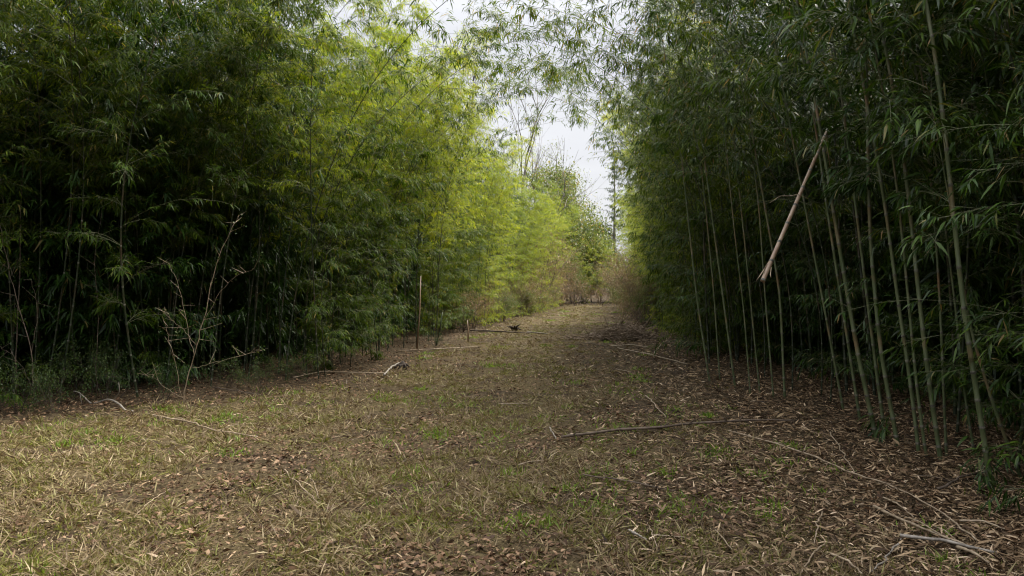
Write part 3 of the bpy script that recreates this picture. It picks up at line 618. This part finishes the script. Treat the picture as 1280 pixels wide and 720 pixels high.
# ------------------------------------------------------------------ sticks and canes lying about
ST = [
 ([(910, 541), (1000, 570), (1065, 597), (1120, 617), (1186, 650), (1220, 680)], .010, 'p', "longest thin pale cane slanting across the litter at the right"),
 ([(1038, 545), (1052, 570), (1068, 597)], .008, 'p', "short pale cane meeting the longest thin one midway"),
 ([(1092, 634), (1125, 651), (1159, 668), (1206, 684)], .012, 'p', "pale cane, upper of the crossing canes at the lower right"),
 ([(1125, 672), (1180, 682), (1246, 696)], .014, 'w', "thickest bleached cane at the lower right corner"),
 ([(1196, 686), (1216, 696), (1236, 708)], .012, 'p', "short pale cane end tucked under the thickest bleached one"),
 ([(1126, 675), (1108, 700), (1090, 722)], .007, 'w', "thin whitish cane running down to the bottom edge from the bleached one"),
 ([(1028, 643), (1022, 660), (1018, 682)], .007, 'p', "short upright-looking straw stalk left of the crossing canes"),
 ([(1036, 680), (1016, 700), (1001, 722)], .007, 'p', "curved straw stalk below the short upright-looking one"),
 ([(1038, 697), (1058, 710), (1078, 724)], .009, 'p', "pale stalk at the bottom edge, left of the thin whitish cane"),
 ([(702, 549), (766, 542), (820, 540), (860, 537), (930, 534), (996, 531)], .018, 'b', "long brown branch lying across the middle of the clearing"),
 ([(687, 537), (695, 550)], .010, 'w', "short white stub at the left tip of the long brown branch"),
 ([(185, 524), (235, 534), (275, 545), (322, 552)], .012, 'p', "pale stick lying in the grass in front of the forked sapling"),
 ([(367, 476), (400, 469), (430, 470), (482, 469)], .014, 'p', "pale branch lying along the foot of the left thicket"),
 ([(480, 472), (489, 463), (499, 457)], .022, 'w', "short whitish broken branch beside the small dark stump"),
 ([(659, 417), (684, 419)], .03, 'w', "white log lying on the path's far left side"),
 ([(588, 414), (610, 416), (638, 418), (662, 419)], .035, 'b', "dark log left of the far white one"),
 ([(497, 439), (545, 438), (597, 434)], .016, 'p', "pale stick at the left grove foot by the thin tan dead stem"),
 ([(763, 434), (790, 434), (811, 436)], .018, 'p', "stick in front of the brush pile"),
 ([(772, 437), (815, 447), (860, 458)], .018, 'p', "longer stick slanting from the brush pile to the right grove"),
 ([(770, 464), (793, 470)], .013, 'p', "short pale stick alone right of the path's middle"),
 ([(807, 499), (818, 511), (832, 526)], .010, 'p', "thin stick above the long brown branch"),
 ([(622, 505), (659, 504)], .010, 'p', "thin straw-coloured stick in the middle of the grass"),
 ([(817, 449), (826, 432)], .014, 'p', "short stick leaning beside the brush pile's right end"),
 ([(729, 596), (785, 606), (843, 619)], .007, 'b', "thin brown twig below the long brown branch"),
 ([(786, 671), (796, 679), (808, 684)], .010, 'w', "bleached fragment left of the crossed straws, bottom middle"),
 ([(810, 663), (814, 676), (821, 693)], .005, 'p', "straw lying crossed over another at the bottom middle"),
 ([(814, 676), (857, 680)], .005, 'p', "straw lying under its crossing neighbour at the bottom middle"),
 ([(647, 582), (662, 580), (680, 576)], .008, 'p', "short pale twig in the grass near the clearing's centre"),
 ([(356, 593), (375, 615), (398, 638)], .006, 'p', "left one of two straws meeting in the front grass"),
 ([(380, 593), (390, 608), (399, 632)], .005, 'p', "right one of two straws meeting in the front grass"),
 ([(171, 648), (192, 632), (212, 618)], .005, 'p', "thin straw in the left front grass"),
 ([(1199, 653), (1228, 657), (1256, 666)], .009, 'p', "pale piece of cane above the thickest bleached one, right edge"),
 ([(894, 669), (903, 680), (915, 693)], .006, 'p', "short straw among the litter below the longest cane"),
 ([(1104, 624), (1122, 633), (1142, 646)], .008, 'p', "slim pale cane close below the longest thin one"),
 ([(1172, 614), (1202, 602), (1233, 591)], .012, 'b', "brown stick lying at the foot of the thickest pale bamboo stem"),
 ([(560, 410), (600, 416), (628, 417)], .02, 'b', "thin dark branch ending at the dark log"),
 ([(735, 430), (760, 434)], .015, 'b', "dark twig left of the brush pile"),
 ([(265, 490), (300, 496), (330, 497)], .010, 'b', "brown twig right of the forked sapling's foot"),
]
for k, (pix, r, mk, lab) in enumerate(ST):
    rg = np.random.default_rng(500+k); pts = []
    for (px, py) in pix:
        x, y = gxy(px, py); pts.append([x, y, float(gz(x, y))+r*.8+.026])
    pts = np.array(pts); pts[1:-1, 2] += .015
    n = max(6, 4*len(pts)); s_ = np.linspace(0, len(pts)-1, n); P = np.stack([np.interp(s_, np.arange(len(pts)), pts[:, c]) for c in range(3)], -1)
    b0 = P[0].copy(); P = P-b0; sg = np.linalg.norm(P[-1])/n; P[1:-1, :2] += rg.normal(0, min(.12*sg, .012), (n-2, 2))
    mb = MB(); mt = {'p': M_pale, 'w': M_white, 'b': M_stick}[mk]
    rad = np.linspace(r, r*.6, n)*.85*(1+.12*rg.normal(0, 1, n).clip(-1, 1)); tube(mb, P, rad, 7)
    nm = {'p': "dry_cane", 'w': "bleached_branch", 'b': "fallen_branch"}[mk]
    if len(pix) > 3 or mk == 'b':
        for j in range(2 if len(pix) < 5 else 5):
            i = rg.integers(1, n-1); v = np.array([rg.normal(0, .5), rg.normal(0, .5), .35]); tube(mb, [P[i], P[i]+v*.12, P[i]+v*.22+[0, 0, -.03]], [r*.4, r*.3, r*.15], 5)
    o = mb.build(nm, mt, None, True); o.location = tuple(b0); tag(o, lab, "stick" if mk != 'b' else "branch", "canes and sticks lying on the ground")
# white crooked branch, raised a little off the ground
pts = np.array([at(92, 489, 8.9), at(103, 496, 8.85), at(114, 501, 8.8), at(134, 501, 8.6), at(151, 507, 8.4), at(160, 511, 8.3), at(166, 517, 8.2)])
b0 = pts[-1].copy(); b0[2] = float(gz(b0[0], b0[1])); mb = MB(); s_ = np.linspace(0, 6, 25); P = np.stack([np.interp(s_, np.arange(7), pts[:, c]) for c in range(3)], -1)-b0
P[:, 2] += .03*np.sin(s_*2.3); P[-1, 2] = .01; tube(mb, P, np.linspace(.006, .014, 25), 7); tube(mb, [P[14], P[14]+[.1, -.05, .12], P[14]+[.12, -.1, .25]], [.007, .005, .002], 6)
tube(mb, [P[3], P[3]+[.02, 0, -.15], [P[3][0]+.03, P[3][1], 0]], [.005, .005, .004], 6)
o = mb.build("bleached_branch", M_white, None, True); o.location = tuple(b0); tag(o, "whitish crooked branch propped off the ground before the left thicket", "branch")
# small dark stump by the broken branch
b = gxy(503, 462); mb = MB(); rg = np.random.default_rng(8)
tube(mb, [[0, 0, -.03], [.01, 0, .04], [.0, .01, .09], [.02, 0, .13]], [.10, .08, .06, .02], 9); 
for k in range(7):
    a = k*.9; tube(mb, [[0, 0, .06], [.09*math.cos(a), .09*math.sin(a), .07], [.15*math.cos(a), .15*math.sin(a), .0]], [.03, .02, .008], 5)
o = mb.build("stump", M_darkw, None, True); o.location = (b[0], b[1], float(gz(*b))); tag(o, "small dark rooty stump at the foot of the left thicket", "stump")
b = gxy(513, 418); b = gxy(643, 414)
mb = MB()
for k in range(8):
    a = k*.8; tube(mb, [[0, 0, 0], [.12*math.cos(a), .12*math.sin(a), .10+.012*k], [.27*math.cos(a), .27*math.sin(a), .04+.03*k]], [.07, .035, .010], 5)
o = mb.build("root_clump", M_darkw, None, True); o.location = (b[0], b[1], float(gz(*b))); tag(o, "dark upturned root clump left of the far white log", "roots")
# white scrap on the far path
b = gxy(743, 419); mb = MB(); rg = np.random.default_rng(4); g = np.linspace(-1, 1, 6); X, Y = np.meshgrid(g*.13, g*.09); Z = .05+.03*rg.normal(0, 1, X.shape)-.02*(X**2+Y**2)
i = np.arange(5)[:, None]*6+np.arange(5)[None]; mb.add(np.stack([X, Y, Z], -1), np.stack([i, i+1, i+7, i+6], -1).reshape(-1, 4))
o = mb.build("paper_scrap", M_white, None, True); o.location = (b[0], b[1], float(gz(*b))); tag(o, "small crumpled white scrap lying on the far path", "scrap")
# brush pile
b = gxy(778, 424); rg = np.random.default_rng(12); A = []; Bb = []
mb = MB()
for k in range(620):
    x = rg.normal(0, .55); y = rg.normal(0, .4); z = abs(rg.normal(0, .20))*math.exp(-(x/.9)**2)+.02; v = rg.normal(0, 1, 3)*[1, 1, .35]; v = v/np.linalg.norm(v)*rg.uniform(.12, .4)
    p0 = np.array([x, y, z]); p1 = p0+v; p1[2] = max(p1[2], .01); p2 = p1+v*.5+rg.normal(0, .08, 3); p2[2] = max(p2[2], .01); prisms(mb, [p0, p1], [p1, p2], [.014, .010], [.010, .004])
o = mb.build("brush_pile", M_brush); o.scale = (1.1, 1.0, 1.0); o.location = (b[0], b[1], float(gz(*b))); tag(o, "low heap of dark brown twigs beside the right grove, halfway down the path", "brush pile")

# ------------------------------------------------------------------ ground cover (uncountable)
def scatter(n, dmin, dmax, rng, power=1.0):
    """points with density falling with distance, over the strip and the grove margins"""
    u = rng.random(n); y = dmin*(dmax/dmin)**(u**power); x = rng.uniform(-1, 1, n)*(y*.80+1.2); return x, y
def zone(x, y):
    ld = left_dist(x, y); rd = right_x(y)-x; return ld, rd
rg = np.random.default_rng(900)
def blades(name, x, y, mat, hmin, hmax, wd, lean, label, cat, az=None):
    m = len(x); P = np.stack([x, y, gz(x, y)-.005], -1)
    az = rg.random(m)*6.283 if az is None else az
    el = np.clip(rg.normal(lean, .38, m), .03, 1.5)
    D = np.stack([np.cos(az)*np.cos(el), np.sin(az)*np.cos(el), np.sin(el)], -1); ln = (hmin+(hmax-hmin)*rg.random(m)**1.7)*(1+.012*y)
    mb = MB(); up = rg.normal(0, .6, (m, 3))+[0, 0, 1]
    leaves(mb, P, D, up, ln, wd*(.6+.8*rg.random(m))*(1+y*.09), droop=.25, fold=.1, simple=True); o = mb.build(name, mat); tag(o, label, cat, None, "stuff")
def tussocks(n, per, thr, seed):
    """tufts of blades spreading out from common roots"""
    x, y = scatter(n, 1.3, 62, rg); ld, rd = zone(x, y); patch = fbm(x*.9+40, y*.9, 4); fine = fbm(x*2.6+3+seed, y*2.6+70, 3)
    g = np.clip((ld-.1)/.9, 0, 1)*np.clip((rd-1.0)/2.6, .05, 1)*np.clip((patch-.34)/.16, .10, 1)*np.clip((fine-thr)/.12, .08, 1)
    k = (rg.random(n) < g) & (ld > 0) & (rd > .3); x, y = x[k], y[k]; m = len(x); sz = rg.uniform(.5, 1.3, m)
    X = x.repeat(per); Y = y.repeat(per); a = rg.random(m*per)*6.283; q = (sz.repeat(per))*.05*np.sqrt(rg.random(m*per))*(1+.03*Y)
    return X+np.cos(a)*q, Y+np.sin(a)*q, a+rg.normal(0, .8, m*per)
x, y, a = tussocks(52000, 16, .33, 0); blades("dry_grass", x, y, M_dry, .03, .20, .0052, .42, "matted dry tan grass covering the clearing and path", "grass", a)
x, y, a = tussocks(30000, 14, .42, 50); blades("olive_grass", x, y, M_olive, .03, .12, .0055, .75, "short olive green grass growing through the dry mat", "grass", a)
# green tufts
tx = []; ty = []
cx, cy = scatter(950, 1.8, 48, rg); ld, rd = zone(cx, cy); kk = (ld > .4) & (rd > .9) & (fbm(cx*.6+8, cy*.6, 2) > .42); cx, cy = cx[kk], cy[kk]
for a, b_ in zip(cx, cy):
    m = int(rg.uniform(20, 90)); s = rg.uniform(.03, .11)*(1+b_*.04); tx.append(a+rg.normal(0, s, m)); ty.append(b_+rg.normal(0, s, m))
blades("green_grass", np.concatenate(tx), np.concatenate(ty), M_green, .04, .12, .006, .95, "scattered tufts of fresh green grass in the clearing", "grass")
# brown leaf litter
def litter(name, n, weight, mat, lmin, lmax, wr, label, dmax=45, tilt=.6):
    x, y = scatter(n, 1.3, dmax, rg); ld, rd = zone(x, y); k = rg.random(n) < weight(x, y, ld, rd); x, y = x[k], y[k]; m = len(x)
    P = np.stack([x, y, gz(x, y)+rg.uniform(.002, .03, m)], -1); az = rg.random(m)*6.283; D = np.stack([np.cos(az), np.sin(az), rg.normal(0, .3, m)], -1)
    ln = rg.uniform(lmin, lmax, m)*(1+.02*y); mb = MB(); leaves(mb, P, D, rg.normal(0, tilt, (m, 3))+[0, 0, 1], ln, ln*wr, droop=.08, fold=.3)
    o = mb.build(name, mat); tag(o, label, "leaf litter", None, "stuff")
litter("leaf_litter", 230000, lambda x, y, ld, rd: np.where(ld < .9, .9, np.clip((.55-fbm(x*.9+40, y*.9, 4))*4, .05, .9))*np.clip((fbm(x*5, y*5+9, 2)-.2)*2, .2, 1), M_litter, .018, .055, .42, "brown dead leaves carpeting the bare patches and grove edges")
litter("bamboo_litter", 420000, lambda x, y, ld, rd: np.clip(1.15-(rd)/3.0, .02, 1), M_blitter, .022, .105, .125, "pale straw-coloured fallen bamboo leaves and sheaths along the right grove")
litter("leaf_crumbs", 420000, lambda x, y, ld, rd: np.clip((fbm(x*3+5, y*3+9, 3)-.32)*4, .1, .9), M_crumb, .006, .022, .4, "fine broken bits of leaf and straw matted over the soil", 30, .9)
# broad bamboo sheaths among it
litter("bamboo_sheaths", 5000, lambda x, y, ld, rd: np.clip(1.0-(rd)/3.8, .03, 1)*.8, M_blitter, .05, .13, .2, "curled papery bamboo sheaths scattered over the litter at the right", 25, .5)
